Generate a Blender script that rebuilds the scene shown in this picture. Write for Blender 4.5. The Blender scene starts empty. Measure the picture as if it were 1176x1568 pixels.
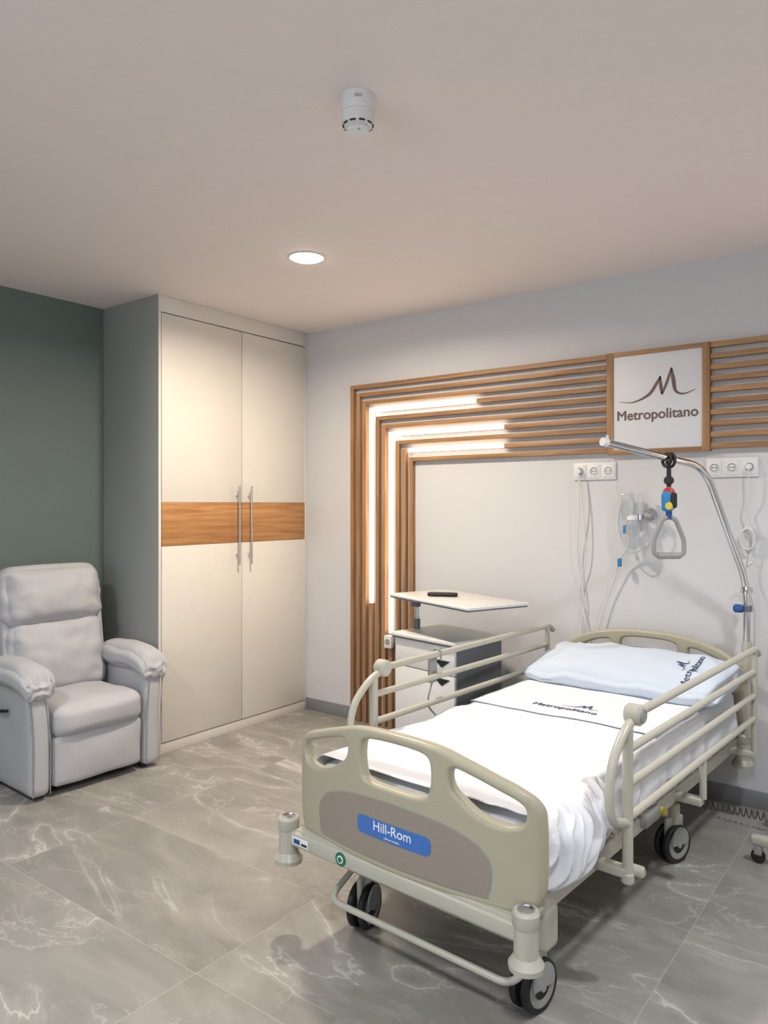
import bpy, bmesh, math, random
from mathutils import Vector, Matrix, noise
from mathutils.bvhtree import BVHTree
random.seed(7)
S = bpy.context.scene
COL = S.collection
H = 2.76

# ------------------------------------------------------------ colour / materials
def lin(c):
    c = c / 255.0
    return c / 12.92 if c <= 0.04045 else ((c + 0.055) / 1.055) ** 2.4
def rgb(r, g, b): return (lin(r), lin(g), lin(b), 1.0)

def mat(name, col, rough=0.5, metal=0.0, var=0.04, nscale=8.0, bump=0.0, bscale=60.0, coat=0.0, trans=0.0, emis=None, estr=0.0, spec=0.5, alpha=1.0):
    m = bpy.data.materials.new(name); m.use_nodes = True
    nt = m.node_tree; b = nt.nodes['Principled BSDF']
    b.inputs['Roughness'].default_value = rough
    b.inputs['Metallic'].default_value = metal
    b.inputs['Specular IOR Level'].default_value = spec
    b.inputs['Coat Weight'].default_value = coat
    b.inputs['Transmission Weight'].default_value = trans
    b.inputs['Alpha'].default_value = alpha
    tc = nt.nodes.new('ShaderNodeTexCoord')
    n = nt.nodes.new('ShaderNodeTexNoise'); n.inputs['Scale'].default_value = nscale; n.inputs['Detail'].default_value = 4
    nt.links.new(tc.outputs['Object'], n.inputs['Vector'])
    r = nt.nodes.new('ShaderNodeValToRGB')
    r.color_ramp.elements[0].position = 0.3; r.color_ramp.elements[1].position = 0.7
    r.color_ramp.elements[0].color = tuple(c * (1 - var) for c in col[:3]) + (1,)
    r.color_ramp.elements[1].color = tuple(min(1, c * (1 + var)) for c in col[:3]) + (1,)
    nt.links.new(n.outputs['Fac'], r.inputs['Fac'])
    nt.links.new(r.outputs['Color'], b.inputs['Base Color'])
    if bump > 0:
        n2 = nt.nodes.new('ShaderNodeTexNoise'); n2.inputs['Scale'].default_value = bscale; n2.inputs['Detail'].default_value = 5
        nt.links.new(tc.outputs['Object'], n2.inputs['Vector'])
        bp = nt.nodes.new('ShaderNodeBump'); bp.inputs['Strength'].default_value = bump; bp.inputs['Distance'].default_value = 0.01
        nt.links.new(n2.outputs['Fac'], bp.inputs['Height']); nt.links.new(bp.outputs['Normal'], b.inputs['Normal'])
    if emis:
        b.inputs['Emission Color'].default_value = emis
        b.inputs['Emission Strength'].default_value = estr
    return m

def wood(name, c1, c2, axis, scale=1.0):
    m = bpy.data.materials.new(name); m.use_nodes = True
    nt = m.node_tree; b = nt.nodes['Principled BSDF']; b.inputs['Roughness'].default_value = 0.5
    tc = nt.nodes.new('ShaderNodeTexCoord'); mp = nt.nodes.new('ShaderNodeMapping')
    s = [45 * scale, 45 * scale, 45 * scale]; s[axis] = 2.2 * scale
    mp.inputs['Scale'].default_value = s
    nt.links.new(tc.outputs['Object'], mp.inputs['Vector'])
    n = nt.nodes.new('ShaderNodeTexNoise'); n.inputs['Scale'].default_value = 1.0; n.inputs['Detail'].default_value = 6; n.inputs['Distortion'].default_value = 0.6
    nt.links.new(mp.outputs['Vector'], n.inputs['Vector'])
    r = nt.nodes.new('ShaderNodeValToRGB'); r.color_ramp.elements[0].position = 0.33; r.color_ramp.elements[1].position = 0.68
    r.color_ramp.elements[0].color = c1; r.color_ramp.elements[1].color = c2
    nt.links.new(n.outputs['Fac'], r.inputs['Fac']); nt.links.new(r.outputs['Color'], b.inputs['Base Color'])
    bp = nt.nodes.new('ShaderNodeBump'); bp.inputs['Strength'].default_value = 0.15; bp.inputs['Distance'].default_value = 0.003
    nt.links.new(n.outputs['Fac'], bp.inputs['Height']); nt.links.new(bp.outputs['Normal'], b.inputs['Normal'])
    return m

def floor_mat():
    m = bpy.data.materials.new('marble_tile'); m.use_nodes = True
    nt = m.node_tree; N = nt.nodes; L = nt.links; b = N['Principled BSDF']
    tc = N.new('ShaderNodeTexCoord')
    sep = N.new('ShaderNodeSeparateXYZ'); L.new(tc.outputs['Object'], sep.inputs[0])
    def math_(op, a, bb=None, c=None):
        n = N.new('ShaderNodeMath'); n.operation = op
        for i, v in enumerate((a, bb, c)):
            if v is None: continue
            if isinstance(v, (int, float)): n.inputs[i].default_value = v
            else: L.new(v, n.inputs[i])
        return n.outputs[0]
    tx = math_('DIVIDE', math_('SUBTRACT', sep.outputs[0], 1.85 - 12), 1.2)
    ty = math_('DIVIDE', math_('SUBTRACT', sep.outputs[1], -2.52 - 12), 0.6)
    fx, fy = math_('FLOOR', tx), math_('FLOOR', ty)
    def edge(t, w):
        f = math_('FRACT', t); d = math_('MINIMUM', f, math_('SUBTRACT', 1.0, f))
        return math_('LESS_THAN', d, w)
    joint = math_('MAXIMUM', edge(tx, 0.0011), edge(ty, 0.0022))
    cmb = N.new('ShaderNodeCombineXYZ'); L.new(fx, cmb.inputs[0]); L.new(fy, cmb.inputs[1])
    wn = N.new('ShaderNodeTexWhiteNoise'); wn.noise_dimensions = '3D'; L.new(cmb.outputs[0], wn.inputs['Vector'])
    sc = N.new('ShaderNodeVectorMath'); sc.operation = 'SCALE'; sc.inputs['Scale'].default_value = 7.0; L.new(wn.outputs['Color'], sc.inputs[0])
    ad = N.new('ShaderNodeVectorMath'); ad.operation = 'ADD'; L.new(tc.outputs['Object'], ad.inputs[0]); L.new(sc.outputs[0], ad.inputs[1])
    mp = N.new('ShaderNodeMapping'); mp.inputs['Rotation'].default_value = (0, 0, 0.45); mp.inputs['Scale'].default_value = (0.9, 1.9, 1)
    L.new(ad.outputs[0], mp.inputs['Vector'])
    def noise_(scale, det, dist, rough=0.5):
        n = N.new('ShaderNodeTexNoise'); n.inputs['Scale'].default_value = scale; n.inputs['Detail'].default_value = det
        n.inputs['Distortion'].default_value = dist; n.inputs['Roughness'].default_value = rough
        L.new(mp.outputs[0], n.inputs['Vector']); return n.outputs['Fac']
    def ramp(f, p0, p1, c0, c1):
        r = N.new('ShaderNodeValToRGB'); r.color_ramp.elements[0].position = p0; r.color_ramp.elements[1].position = p1
        r.color_ramp.elements[0].color = c0; r.color_ramp.elements[1].color = c1; L.new(f, r.inputs['Fac']); return r.outputs['Color']
    base = ramp(noise_(1.5, 9, 0.9, 0.62), 0.3, 0.72, rgb(130, 128, 123), rgb(163, 160, 154))
    W, K = (1, 1, 1, 1), (0, 0, 0, 1)
    n1 = noise_(0.9, 7, 0.7, 0.55)
    v1 = math_('ABSOLUTE', math_('SUBTRACT', n1, 0.5))
    vein1 = ramp(v1, 0.0, 0.010, W, K)
    halo = ramp(v1, 0.0, 0.05, W, K)
    mask1 = ramp(noise_(1.2, 3, 0.0), 0.38, 0.56, K, W)
    v2 = math_('ABSOLUTE', math_('SUBTRACT', noise_(2.0, 7, 1.0, 0.6), 0.48))
    vein2 = ramp(v2, 0.0, 0.013, W, K)
    mask2 = ramp(noise_(1.7, 2, 0.3), 0.44, 0.62, K, W)
    vv = math_('MAXIMUM', math_('MULTIPLY', vein1, mask1), math_('MULTIPLY', math_('MULTIPLY', vein2, mask2), 0.5))
    vv = math_('MAXIMUM', vv, math_('MULTIPLY', math_('MULTIPLY', halo, mask1), 0.3))
    mx = N.new('ShaderNodeMixRGB'); L.new(math_('MULTIPLY', vv, 0.56), mx.inputs[0]); L.new(base, mx.inputs[1]); mx.inputs[2].default_value = rgb(222, 220, 214)
    mj = N.new('ShaderNodeMixRGB'); L.new(math_('MULTIPLY', joint, 0.5), mj.inputs[0]); L.new(mx.outputs[0], mj.inputs[1]); mj.inputs[2].default_value = rgb(196, 193, 188)
    L.new(mj.outputs[0], b.inputs['Base Color'])
    b.inputs['Roughness'].default_value = 0.26
    return m

M = {}
M['wall'] = mat('wall_paint', rgb(207, 208, 211), 0.7, var=0.01, bump=0.03, bscale=200)
M['green'] = mat('green_paint', rgb(102, 117, 113), 0.7, var=0.02, bump=0.04, bscale=200)
M['ceil'] = mat('ceiling_paint', rgb(235, 225, 221), 0.75, var=0.01)
M['floor'] = floor_mat()
M['base'] = mat('skirting_grey', rgb(128, 130, 132), 0.45)
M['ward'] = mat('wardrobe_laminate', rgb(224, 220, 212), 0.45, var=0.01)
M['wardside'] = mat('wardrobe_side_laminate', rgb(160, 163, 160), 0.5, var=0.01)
M['dark'] = mat('dark_gap', rgb(40, 38, 36), 0.8)
M['oakh'] = wood('oak_band', rgb(160, 110, 64), rgb(196, 146, 94), 1)
M['slatx'] = wood('oak_slat_x', rgb(140, 103, 69), rgb(180, 140, 99), 0)
M['slatz'] = wood('oak_slat_z', rgb(140, 103, 69), rgb(180, 140, 99), 2)
M['steel'] = mat('brushed_steel', rgb(190, 188, 185), 0.28, 1.0)
M['chrome'] = mat('chrome', rgb(205, 208, 212), 0.14, 1.0)
M['led'] = mat('led_strip', rgb(255, 250, 240), 0.5, emis=(1.0, 0.86, 0.70, 1), estr=4.6)
M['lamp'] = mat('downlight_diffuser', rgb(255, 250, 240), 0.5, emis=(1.0, 0.90, 0.78, 1), estr=26.0)
M['white'] = mat('white_plastic', rgb(226, 227, 228), 0.4, var=0.01)
M['tabletop'] = mat('table_laminate', rgb(200, 199, 195), 0.35, var=0.01)
M['whiteboard'] = mat('sign_white', rgb(220, 223, 228), 0.5, var=0.01)
M['ink'] = mat('sign_brown_ink', rgb(112, 92, 86), 0.6)
M['cream'] = mat('cream_bed_plastic', rgb(172, 167, 146), 0.38, var=0.015, bump=0.03, bscale=300)
M['creamm'] = mat('cream_painted_metal', rgb(184, 182, 169), 0.32, var=0.015)
M['taupe'] = mat('taupe_inset', rgb(148, 138, 128), 0.5, var=0.015)
M['blue'] = mat('blue_label', rgb(62, 114, 190), 0.4)
M['wtext'] = mat('white_print', rgb(240, 242, 246), 0.5)
M['black'] = mat('black_rubber', rgb(28, 28, 30), 0.55)
M['greyp'] = mat('grey_plastic', rgb(150, 152, 150), 0.45)
M['dgrey'] = mat('dark_grey_laminate', rgb(104, 109, 114), 0.5)
M['sheet'] = mat('white_sheet', rgb(224, 227, 233), 0.85, var=0.01, bump=0.12, bscale=25)
M['pillow'] = mat('pale_blue_pillowcase', rgb(198, 210, 225), 0.85, var=0.015, bump=0.25, bscale=14)
M['navy'] = mat('navy_print', rgb(50, 66, 100), 0.7)
M['leather'] = mat('light_grey_leather', rgb(184, 185, 190), 0.66, var=0.02, bump=0.15, bscale=45, spec=0.3)
M['seam'] = mat('leather_piping', rgb(150, 150, 155), 0.6)
M['red'] = mat('red_plastic', rgb(190, 50, 40), 0.4)
M['cyan'] = mat('blue_plastic', rgb(40, 130, 190), 0.4)
M['yellow'] = mat('yellow_plastic', rgb(215, 200, 60), 0.4)
M['dblue'] = mat('dark_blue_knob', rgb(34, 74, 140), 0.35)
M['clear'] = mat('clear_plastic', rgb(225, 232, 236), 0.15, trans=0.75, alpha=0.75)
M['cable'] = mat('white_cable', rgb(215, 217, 218), 0.5)
M['brown'] = mat('coiled_cable_dark', rgb(92, 88, 84), 0.5)
M['tgreen'] = mat('green_sticker', rgb(30, 110, 84), 0.5)
M['glass'] = mat('fill_window_glass', rgb(240, 245, 250), 0.02, trans=1.0)  # glass for the window added behind the camera

# ------------------------------------------------------------ mesh helpers
def empty(name, loc=(0, 0, 0), rz=0.0):
    e = bpy.data.objects.new(name, None); e.location = loc; e.rotation_euler = (0, 0, rz)
    e.empty_display_size = 0.1; COL.objects.link(e); return e

def finish(bm, name, m, parent=None, ang=35, xf=None):
    if xf is not None:
        for v in bm.verts: v.co = xf(v.co)
    bmesh.ops.recalc_face_normals(bm, faces=bm.faces)
    for f in bm.faces: f.smooth = True
    for e in bm.edges:
        if len(e.link_faces) == 2 and e.calc_face_angle(0) > math.radians(ang): e.smooth = False
    me = bpy.data.meshes.new(name); bm.to_mesh(me); bm.free()
    o = bpy.data.objects.new(name, me); COL.objects.link(o)
    me.materials.append(m)
    if parent: o.parent = parent
    return o

def box(name, lo, hi, m, parent=None, bev=0.004, seg=2, xf=None):
    bm = bmesh.new(); bmesh.ops.create_cube(bm, size=1)
    for v in bm.verts:
        v.co = Vector([lo[i] + (v.co[i] + 0.5) * (hi[i] - lo[i]) for i in range(3)])
    if bev > 0:
        bev = min(bev, 0.45 * min(abs(hi[i] - lo[i]) for i in range(3)))
        bmesh.ops.bevel(bm, geom=list(bm.edges), offset=bev, segments=seg, profile=0.5, affect='EDGES')
    return finish(bm, name, m, parent, 35, xf)

def lathe(name, prof, m, parent=None, loc=(0, 0, 0), axis='Z', seg=32):
    bm = bmesh.new(); rings = []
    for r, h in prof:
        ring = []
        for i in range(seg):
            a = 2 * math.pi * i / seg
            p = (r * math.cos(a), r * math.sin(a), h)
            if axis == 'X': p = (h, r * math.cos(a), r * math.sin(a))
            elif axis == 'Y': p = (r * math.cos(a), h, r * math.sin(a))
            ring.append(bm.verts.new(Vector(p) + Vector(loc)))
        rings.append(ring)
    for a, b in zip(rings[:-1], rings[1:]):
        for i in range(seg):
            j = (i + 1) % seg; bm.faces.new((a[i], a[j], b[j], b[i]))
    bm.faces.new(rings[0]); bm.faces.new(rings[-1])
    return finish(bm, name, m, parent, 30)

def cyl(name, loc, r, h, m, parent=None, axis='Z', bev=0.002, seg=28):
    return lathe(name, [(r - bev, -h / 2), (r, -h / 2 + bev), (r, h / 2 - bev), (r - bev, h / 2)], m, parent, loc, axis, seg)

def fillet(pts, rad, n=6):
    pts = [Vector(p) for p in pts]; out = [pts[0]]
    for i in range(1, len(pts) - 1):
        a, b, c = pts[i - 1], pts[i], pts[i + 1]
        d = min(rad, (a - b).length * 0.48, (c - b).length * 0.48)
        p0 = b + (a - b).normalized() * d; p2 = b + (c - b).normalized() * d
        for k in range(n + 1):
            t = k / n; out.append(p0 * (1 - t) ** 2 + b * 2 * t * (1 - t) + p2 * t * t)
    out.append(pts[-1]); return out

def tube(name, pts, r, m, parent=None, rad=0.04, seg=12, closed=False):
    pts = fillet(pts, rad) if rad > 0 and not closed else [Vector(p) for p in pts]
    q = [pts[0]]
    for p in pts[1:]:
        if (p - q[-1]).length > 1e-5: q.append(p)
    pts = q; n = len(pts); bm = bmesh.new(); rings = []
    up = None
    for i in range(n):
        if closed: t = (pts[(i + 1) % n] - pts[i - 1]).normalized()
        else: t = (pts[min(i + 1, n - 1)] - pts[max(i - 1, 0)]).normalized()
        if up is None:
            up = Vector((0, 0, 1)) if abs(t.z) < 0.9 else Vector((1, 0, 0))
        s = t.cross(up).normalized(); up = s.cross(t).normalized()
        rings.append([bm.verts.new(pts[i] + (s * math.cos(2 * math.pi * k / seg) + up * math.sin(2 * math.pi * k / seg)) * r) for k in range(seg)])
    pairs = list(zip(rings[:-1], rings[1:]))
    if closed: pairs.append((rings[-1], rings[0]))
    for a, b in pairs:
        for i in range(seg):
            j = (i + 1) % seg; bm.faces.new((a[i], a[j], b[j], b[i]))
    if not closed:
        bm.faces.new(rings[0]); bm.faces.new(rings[-1])
    return finish(bm, name, m, parent, 50)

def smooth_closed(pts, n=8):
    out = []; N = len(pts); P = [Vector((p[0], p[1], 0)) for p in pts]
    for i in range(N):
        p0, p1, p2, p3 = P[i - 1], P[i], P[(i + 1) % N], P[(i + 2) % N]
        for k in range(n):
            t = k / n
            out.append(0.5 * ((2 * p1) + (p2 - p0) * t + (2 * p0 - 5 * p1 + 4 * p2 - p3) * t * t + (3 * p1 - p0 - 3 * p2 + p3) * t ** 3))
    return out

def rrect(x0, x1, z0, z1, r, n=8):
    out = []
    for cx, cz, a0 in ((x1 - r, z0 + r, -90), (x1 - r, z1 - r, 0), (x0 + r, z1 - r, 90), (x0 + r, z0 + r, 180)):
        for k in range(n + 1):
            a = math.radians(a0 + 90 * k / n); out.append((cx + r * math.cos(a), cz + r * math.sin(a)))
    return out

def plate(name, loops, thick, m, parent=None, bevel=0.0, bow=None, smooth=True, xf=None, cuts=None):
    cu = bpy.data.curves.new(name + '_c', 'CURVE'); cu.dimensions = '2D'; cu.fill_mode = 'BOTH'
    cu.extrude = max(thick / 2 - bevel, 0.0); cu.bevel_depth = bevel; cu.bevel_resolution = 3; cu.offset = -bevel
    for lp in loops:
        pts = smooth_closed(lp) if smooth else [Vector((p[0], p[1], 0)) for p in lp]
        sp = cu.splines.new('POLY'); sp.points.add(len(pts) - 1)
        for i, p in enumerate(pts): sp.points[i].co = (p.x, p.y, 0, 1)
        sp.use_cyclic_u = True
    return from_curve(cu, name, m, parent, bow, xf, cuts)

def from_curve(cu, name, m, parent, bow=None, xf=None, cuts=None):
    o = bpy.data.objects.new(name + '_t', cu); COL.objects.link(o)
    dg = bpy.context.evaluated_depsgraph_get(); dg.update()
    me = bpy.data.meshes.new_from_object(o.evaluated_get(dg))
    bpy.data.objects.remove(o)
    bm = bmesh.new(); bm.from_mesh(me); bpy.data.meshes.remove(me)
    bmesh.ops.remove_doubles(bm, verts=bm.verts, dist=1e-6)
    if cuts:
        for c in cuts:
            bmesh.ops.bisect_plane(bm, geom=list(bm.verts) + list(bm.edges) + list(bm.faces), plane_co=(c, 0, 0), plane_no=(1, 0, 0))
    for v in bm.verts:
        x, y, z = v.co; v.co = Vector((x, -z, y))
        if bow: v.co.y += bow(v.co.x)
    return finish(bm, name, m, parent, 30, xf)

def text(name, s, size, m, parent, xf, bold=0.0, ext=0.0006):
    for k, (dx, dz) in enumerate(((0, 0),) if bold == 0 else ((-bold, 0), (bold, 0), (0, bold), (0, -bold))):
        cu = bpy.data.curves.new(name, 'FONT'); cu.body = s; cu.size = size; cu.align_x = 'CENTER'; cu.align_y = 'CENTER'
        cu.extrude = ext
        from_curve(cu, '%s_%d' % (name, k), m, parent, None, (lambda v, dx=dx, dz=dz, k=k: xf(Vector((v.x + dx, v.y - k * .00012, v.z + dz)))))

def ribbon(name, pts, m, parent, xf, thick=0.001):
    bm = bmesh.new(); L = []
    n = len(pts)
    for i, (x, z, w) in enumerate(pts):
        a = Vector(pts[max(i - 1, 0)][:2]); b = Vector(pts[min(i + 1, n - 1)][:2]); t = (b - a).normalized(); nn = Vector((-t.y, t.x)) * w / 2
        L.append([bm.verts.new((x + s * nn.x, d, z + s * nn.y)) for s, d in ((1, 0), (-1, 0), (-1, -thick), (1, -thick))])
    for a, b in zip(L[:-1], L[1:]):
        for i in range(4):
            bm.faces.new((a[i], a[(i + 1) % 4], b[(i + 1) % 4], b[i]))
    bm.faces.new(L[0]); bm.faces.new(L[-1])
    return finish(bm, name, m, parent, 30, xf)

def rbox(name, c, size, r, m, parent=None, puff=(0, 0, 0), n=14, fn=None, rot=None):
    bm = bmesh.new(); bmesh.ops.create_cube(bm, size=2)
    bmesh.ops.subdivide_edges(bm, edges=list(bm.edges), cuts=n, use_grid_fill=True)
    h = Vector(size) / 2
    for v in bm.verts:
        u = v.co.copy()
        u = Vector([math.sin(max(-1, min(1, k)) * math.pi / 2) * 0.35 + k * 0.65 for k in u])
        p = Vector([u[i] * h[i] for i in range(3)])
        inner = Vector([max(-(h[i] - min(r, h[i] * .999)), min(h[i] - min(r, h[i] * .999), p[i])) for i in range(3)])
        d = p - inner
        if d.length > 1e-9: p = inner + Vector([d[i] / max(1e-9, d.length) * min(r, h[i]) for i in range(3)])
        p.x += puff[0] * u.x * (1 - u.y ** 2) * (1 - u.z ** 2)
        p.y += puff[1] * u.y * (1 - u.x ** 2) * (1 - u.z ** 2)
        p.z += puff[2] * u.z * (1 - u.x ** 2) * (1 - u.y ** 2)
        if fn: p = fn(p, u)
        if rot is not None: p = rot @ p
        v.co = p + Vector(c)
    return finish(bm, name, m, parent, 80)

def top_of(objs):
    trees = []
    for o in objs:
        bm = bmesh.new(); bm.from_mesh(o.data); trees.append(BVHTree.FromBMesh(bm)); bm.free()
    def f(x, y):
        z = -1
        for t in trees:
            h = t.ray_cast(Vector((x, y, 3)), Vector((0, 0, -1)))
            if h[0] is not None: z = max(z, h[0].z)
        return z
    return f

# ------------------------------------------------------------ room shell
XL, XR, YB = -0.576, 5.1, -5.6
def room_box(name, lo, hi, m): return box(name, lo, hi, m, None, 0)
room_box('floor', (XL - .15, YB - .15, -0.1), (XR + .15, 0.15, 0), M['floor'])
room_box('ceiling', (XL - .15, YB - .15, H), (XR + .15, 0.15, H + .1), M['ceil'])
room_box('wall_head', (XL - .15, 0, 0), (XR + .15, 0.15, H), M['wall'])
room_box('wall_left', (XL - .15, YB, 0), (XL, 0, H), M['green'])
room_box('wall_right', (XR, YB, 0), (XR + .15, 0, H), M['wall'])
def rear_wall():  # opening left for the added window
    bm = bmesh.new()
    for lo, hi in (((XL - .15, YB - .15, 0), (1.2, YB, H)), ((3.6, YB - .15, 0), (XR + .15, YB, H)),
                   ((1.2, YB - .15, 0), (3.6, YB, 0.9)), ((1.2, YB - .15, 2.4), (3.6, YB, H))):
        r = bmesh.ops.create_cube(bm, size=1)
        for v in r['verts']: v.co = Vector([lo[i] + (v.co[i] + .5) * (hi[i] - lo[i]) for i in range(3)])
    finish(bm, 'wall_rear', M['wall'])
rear_wall()
w = empty('added_fill_window')  # unseen window, added behind the camera to let in cool fill light
for i, (lo, hi) in enumerate((((1.2, YB - .1, .9), (1.26, YB - .04, 2.4)), ((3.54, YB - .1, .9), (3.6, YB - .04, 2.4)),
                              ((1.26, YB - .1, .9), (3.54, YB - .04, .96)), ((1.26, YB - .1, 2.34), (3.54, YB - .04, 2.4)),
                              ((2.37, YB - .1, .96), (2.43, YB - .04, 2.34)))):
    box('frame_%d' % i, lo, hi, M['white'], w, .004)
box('glass_pane', (1.26, YB - .075, .96), (3.54, YB - .069, 2.34), M['glass'], w, 0)
box('baseboard_head', (0.001, -.012, 0), (.44, 0, .085), M['base'], None, .002)
box('baseboard_head_centre', (.975, -.012, 0), (4.105, 0, .085), M['base'], None, .002)
box('baseboard_left', (XL, YB, 0), (XL + .012, -1.31, .085), M['base'], None, .002)
box('baseboard_right', (XR - .012, YB, 0), (XR, -.0, .085), M['base'], None, .002)

# ------------------------------------------------------------ wardrobe
wd = empty('wardrobe')
WY = -1.299
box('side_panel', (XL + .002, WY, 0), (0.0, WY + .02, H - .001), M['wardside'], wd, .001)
box('side_panel_front_lip', (-.001, WY, 0), (.002, WY + .018, H - .001), M['ward'], wd, 0)
box('carcass', (XL + .002, WY + .02, 0), (-.022, -.002, H - .001), M['dark'], wd, 0)
box('top_filler', (-.022, WY + .02, 2.662), (-.001, -.002, H - .001), M['ward'], wd, .001)
box('plinth', (-.022, WY + .02, 0), (-.003, -.002, .062), M['ward'], wd, .001)
box('right_filler', (-.022, -.022, .062), (-.001, -.002, 2.662), M['ward'], wd, .001)
for k, (a, b) in enumerate(((WY + .023, -.638), (-.632, -.025))):
    box('door_lower_%d' % k, (-.02, a, .068), (.002, b, 1.249), M['ward'], wd, .0015)
    box('door_oak_band_%d' % k, (-.02, a, 1.25), (.003, b, 1.515), M['oakh'], wd, .001)
    box('door_upper_%d' % k, (-.02, a, 1.516), (.002, b, 2.655), M['ward'], wd, .0015)
for k, y in enumerate((-.688, -.582)):
    cyl('handle_bar_%d' % k, (.038, y, 1.365), .0065, .52, M['steel'], wd)
    for z in (1.17, 1.56):
        cyl('handle_post_%d_%d' % (k, int(z * 100)), (.019, y, z), .005, .034, M['steel'], wd, 'X')

# ------------------------------------------------------------ slatted wall panel
sp = empty('slatted_wall_panel')
AX = 2.541
xk = lambda k: .443 + .015 + k * .0555
zk = lambda k: 2.329 - .015 - k * .0572
SW, SD = .0135, .036
LED = {3: (.83, 1.45), 6: (.64, 1.64), 8: (None, 1.64)}
for side in (0, 1):
    def bx(nm, lo, hi, m, bev=.002):
        if side:
            lo, hi = (2 * AX - hi[0], lo[1], lo[2]), (2 * AX - lo[0], hi[1], hi[2])
        box(nm + ('_r' if side else '_l'), lo, hi, m, sp, bev)
    for k in range(10):
        x, z = xk(k), zk(k)
        zb, xe = LED.get(k, (None, None))
        top = z + SW
        if zb:
            bx('slat_v%d' % k, (x - SW, -SD, .001), (x + SW, -.0005, zb), M['slatz'])
            bx('led_v%d' % k, (x - .011, -SD, zb), (x + .011, -.012, z + .011), M['led'])
            bx('led_back_v%d' % k, (x - .011, -.012, zb), (x + .011, -.0005, z + .011), M['white'])
        else:
            bx('slat_v%d' % k, (x - SW, -SD, .001), (x + SW, -.0005, top), M['slatz'])
        x0 = x + SW if not zb else x + .011
        if xe:
            x0 = x + .03 if k == 8 else x0
            bx('led_h%d' % k, (x0, -SD, z - .011), (xe, -.012, z + .011), M['led'])
            bx('led_back_h%d' % k, (x0, -.012, z - .011), (xe, -.0005, z + .011), M['white'])
            x0 = xe
        bx('slat_h%d' % k, (x0, -SD, z - SW), (2.27, -.0005, z + SW), M['slatx'])
box('sign_frame_left', (2.272, -.040, 1.775), (2.310, -.0005, 2.330), M['slatz'], sp, .002)
box('sign_frame_right', (2.772, -.040, 1.775), (2.810, -.0005, 2.330), M['slatz'], sp, .002)
box('sign_frame_top', (2.310, -.040, 2.306), (2.772, -.0005, 2.330), M['slatx'], sp, .002)
box('sign_frame_bottom', (2.310, -.040, 1.775), (2.772, -.0005, 1.799), M['slatx'], sp, .002)
box('sign_board', (2.310, -.034, 1.799), (2.772, -.0005, 2.306), M['whiteboard'], sp, .001)
SX, SZ = 2.541, 2.03
sxf = lambda dx, dz, sc=1.0: (lambda v: Vector((SX + dx + v.x * sc, -.0346 + v.y, SZ + dz + v.z * sc)))
text('sign_text', 'Metropolitano', .073, M['ink'], sp, sxf(0, -.05), bold=.0016)
def bez(pts, n=10):
    P = [Vector(p) for p in pts]; out = []
    for i in range(len(P) - 1):
        p0 = P[max(i - 1, 0)]; p1 = P[i]; p2 = P[i + 1]; p3 = P[min(i + 2, len(P) - 1)]
        for k in range(n + (i == len(P) - 2)):
            t = k / n
            out.append(tuple(0.5 * ((2 * p1) + (p2 - p0) * t + (2 * p0 - 5 * p1 + 4 * p2 - p3) * t * t + (3 * p1 - p0 - 3 * p2 + p3) * t ** 3)))
    return out
LOGO = [bez([(-.20, -.005, .002), (-.12, -.012, .006), (-.04, .022, .014), (.0, .075, .016), (.022, .112, .01)]),
        bez([(.02, .116, .006), (.024, .06, .018), (.03, .018, .01)]),
        bez([(.03, .018, .008), (.055, .08, .014), (.078, .15, .01)]),
        bez([(.078, .155, .006), (.088, .09, .02), (.10, .03, .014), (.14, .012, .008), (.20, .03, .002)])]
for i, st in enumerate(LOGO): ribbon('sign_stroke_%d' % i, st, M['ink'], sp, sxf(0, .035), .001)

# wall sockets
def sockets(x0, x1, z0, z1, nm='wall_socket_strip'):
    e = empty(nm)
    box('plate', (x0, -.012, z0), (x1, 0, z1), M['white'], e, .004)
    n = 3; wdt = (x1 - x0) / n
    for i in range(n):
        cx = x0 + wdt * (i + .5); cz = (z0 + z1) / 2
        box('module_%d' % i, (cx - wdt * .42, -.016, z0 + .012), (cx + wdt * .42, -.01, z1 - .012), M['white'], e, .002)
        lathe('socket_ring_%d' % i, [(.023, 0), (.023, -.006), (.020, -.006), (.019, .002)], M['white'], e, (cx, -.015, cz), 'Y', 24)
        cyl('socket_well_%d' % i, (cx, -.0155, cz), .019, .003, M['greyp'], e, 'Y', .0005)
        cyl('socket_core_%d' % i, (cx, -.017, cz), .015, .003, M['white'], e, 'Y', .0005)
        for s in (-.007, .007): cyl('pin_hole_%d_%d' % (i, s > 0), (cx + s, -.0187, cz), .0032, .002, M['black'], e, 'Y', .0004, 12)
    return e
sockets(2.07, 2.315, 1.64, 1.737)
sockets(2.785, 3.03, 1.64, 1.737)
e = empty('wall_switch_box')
box('box', (.765, -.073, .545), (.825, -.0365, .63), M['white'], e, .006)
cyl('socket_face', (.795, -.074, .588), .02, .004, M['greyp'], e, 'Y', .001)

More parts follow.
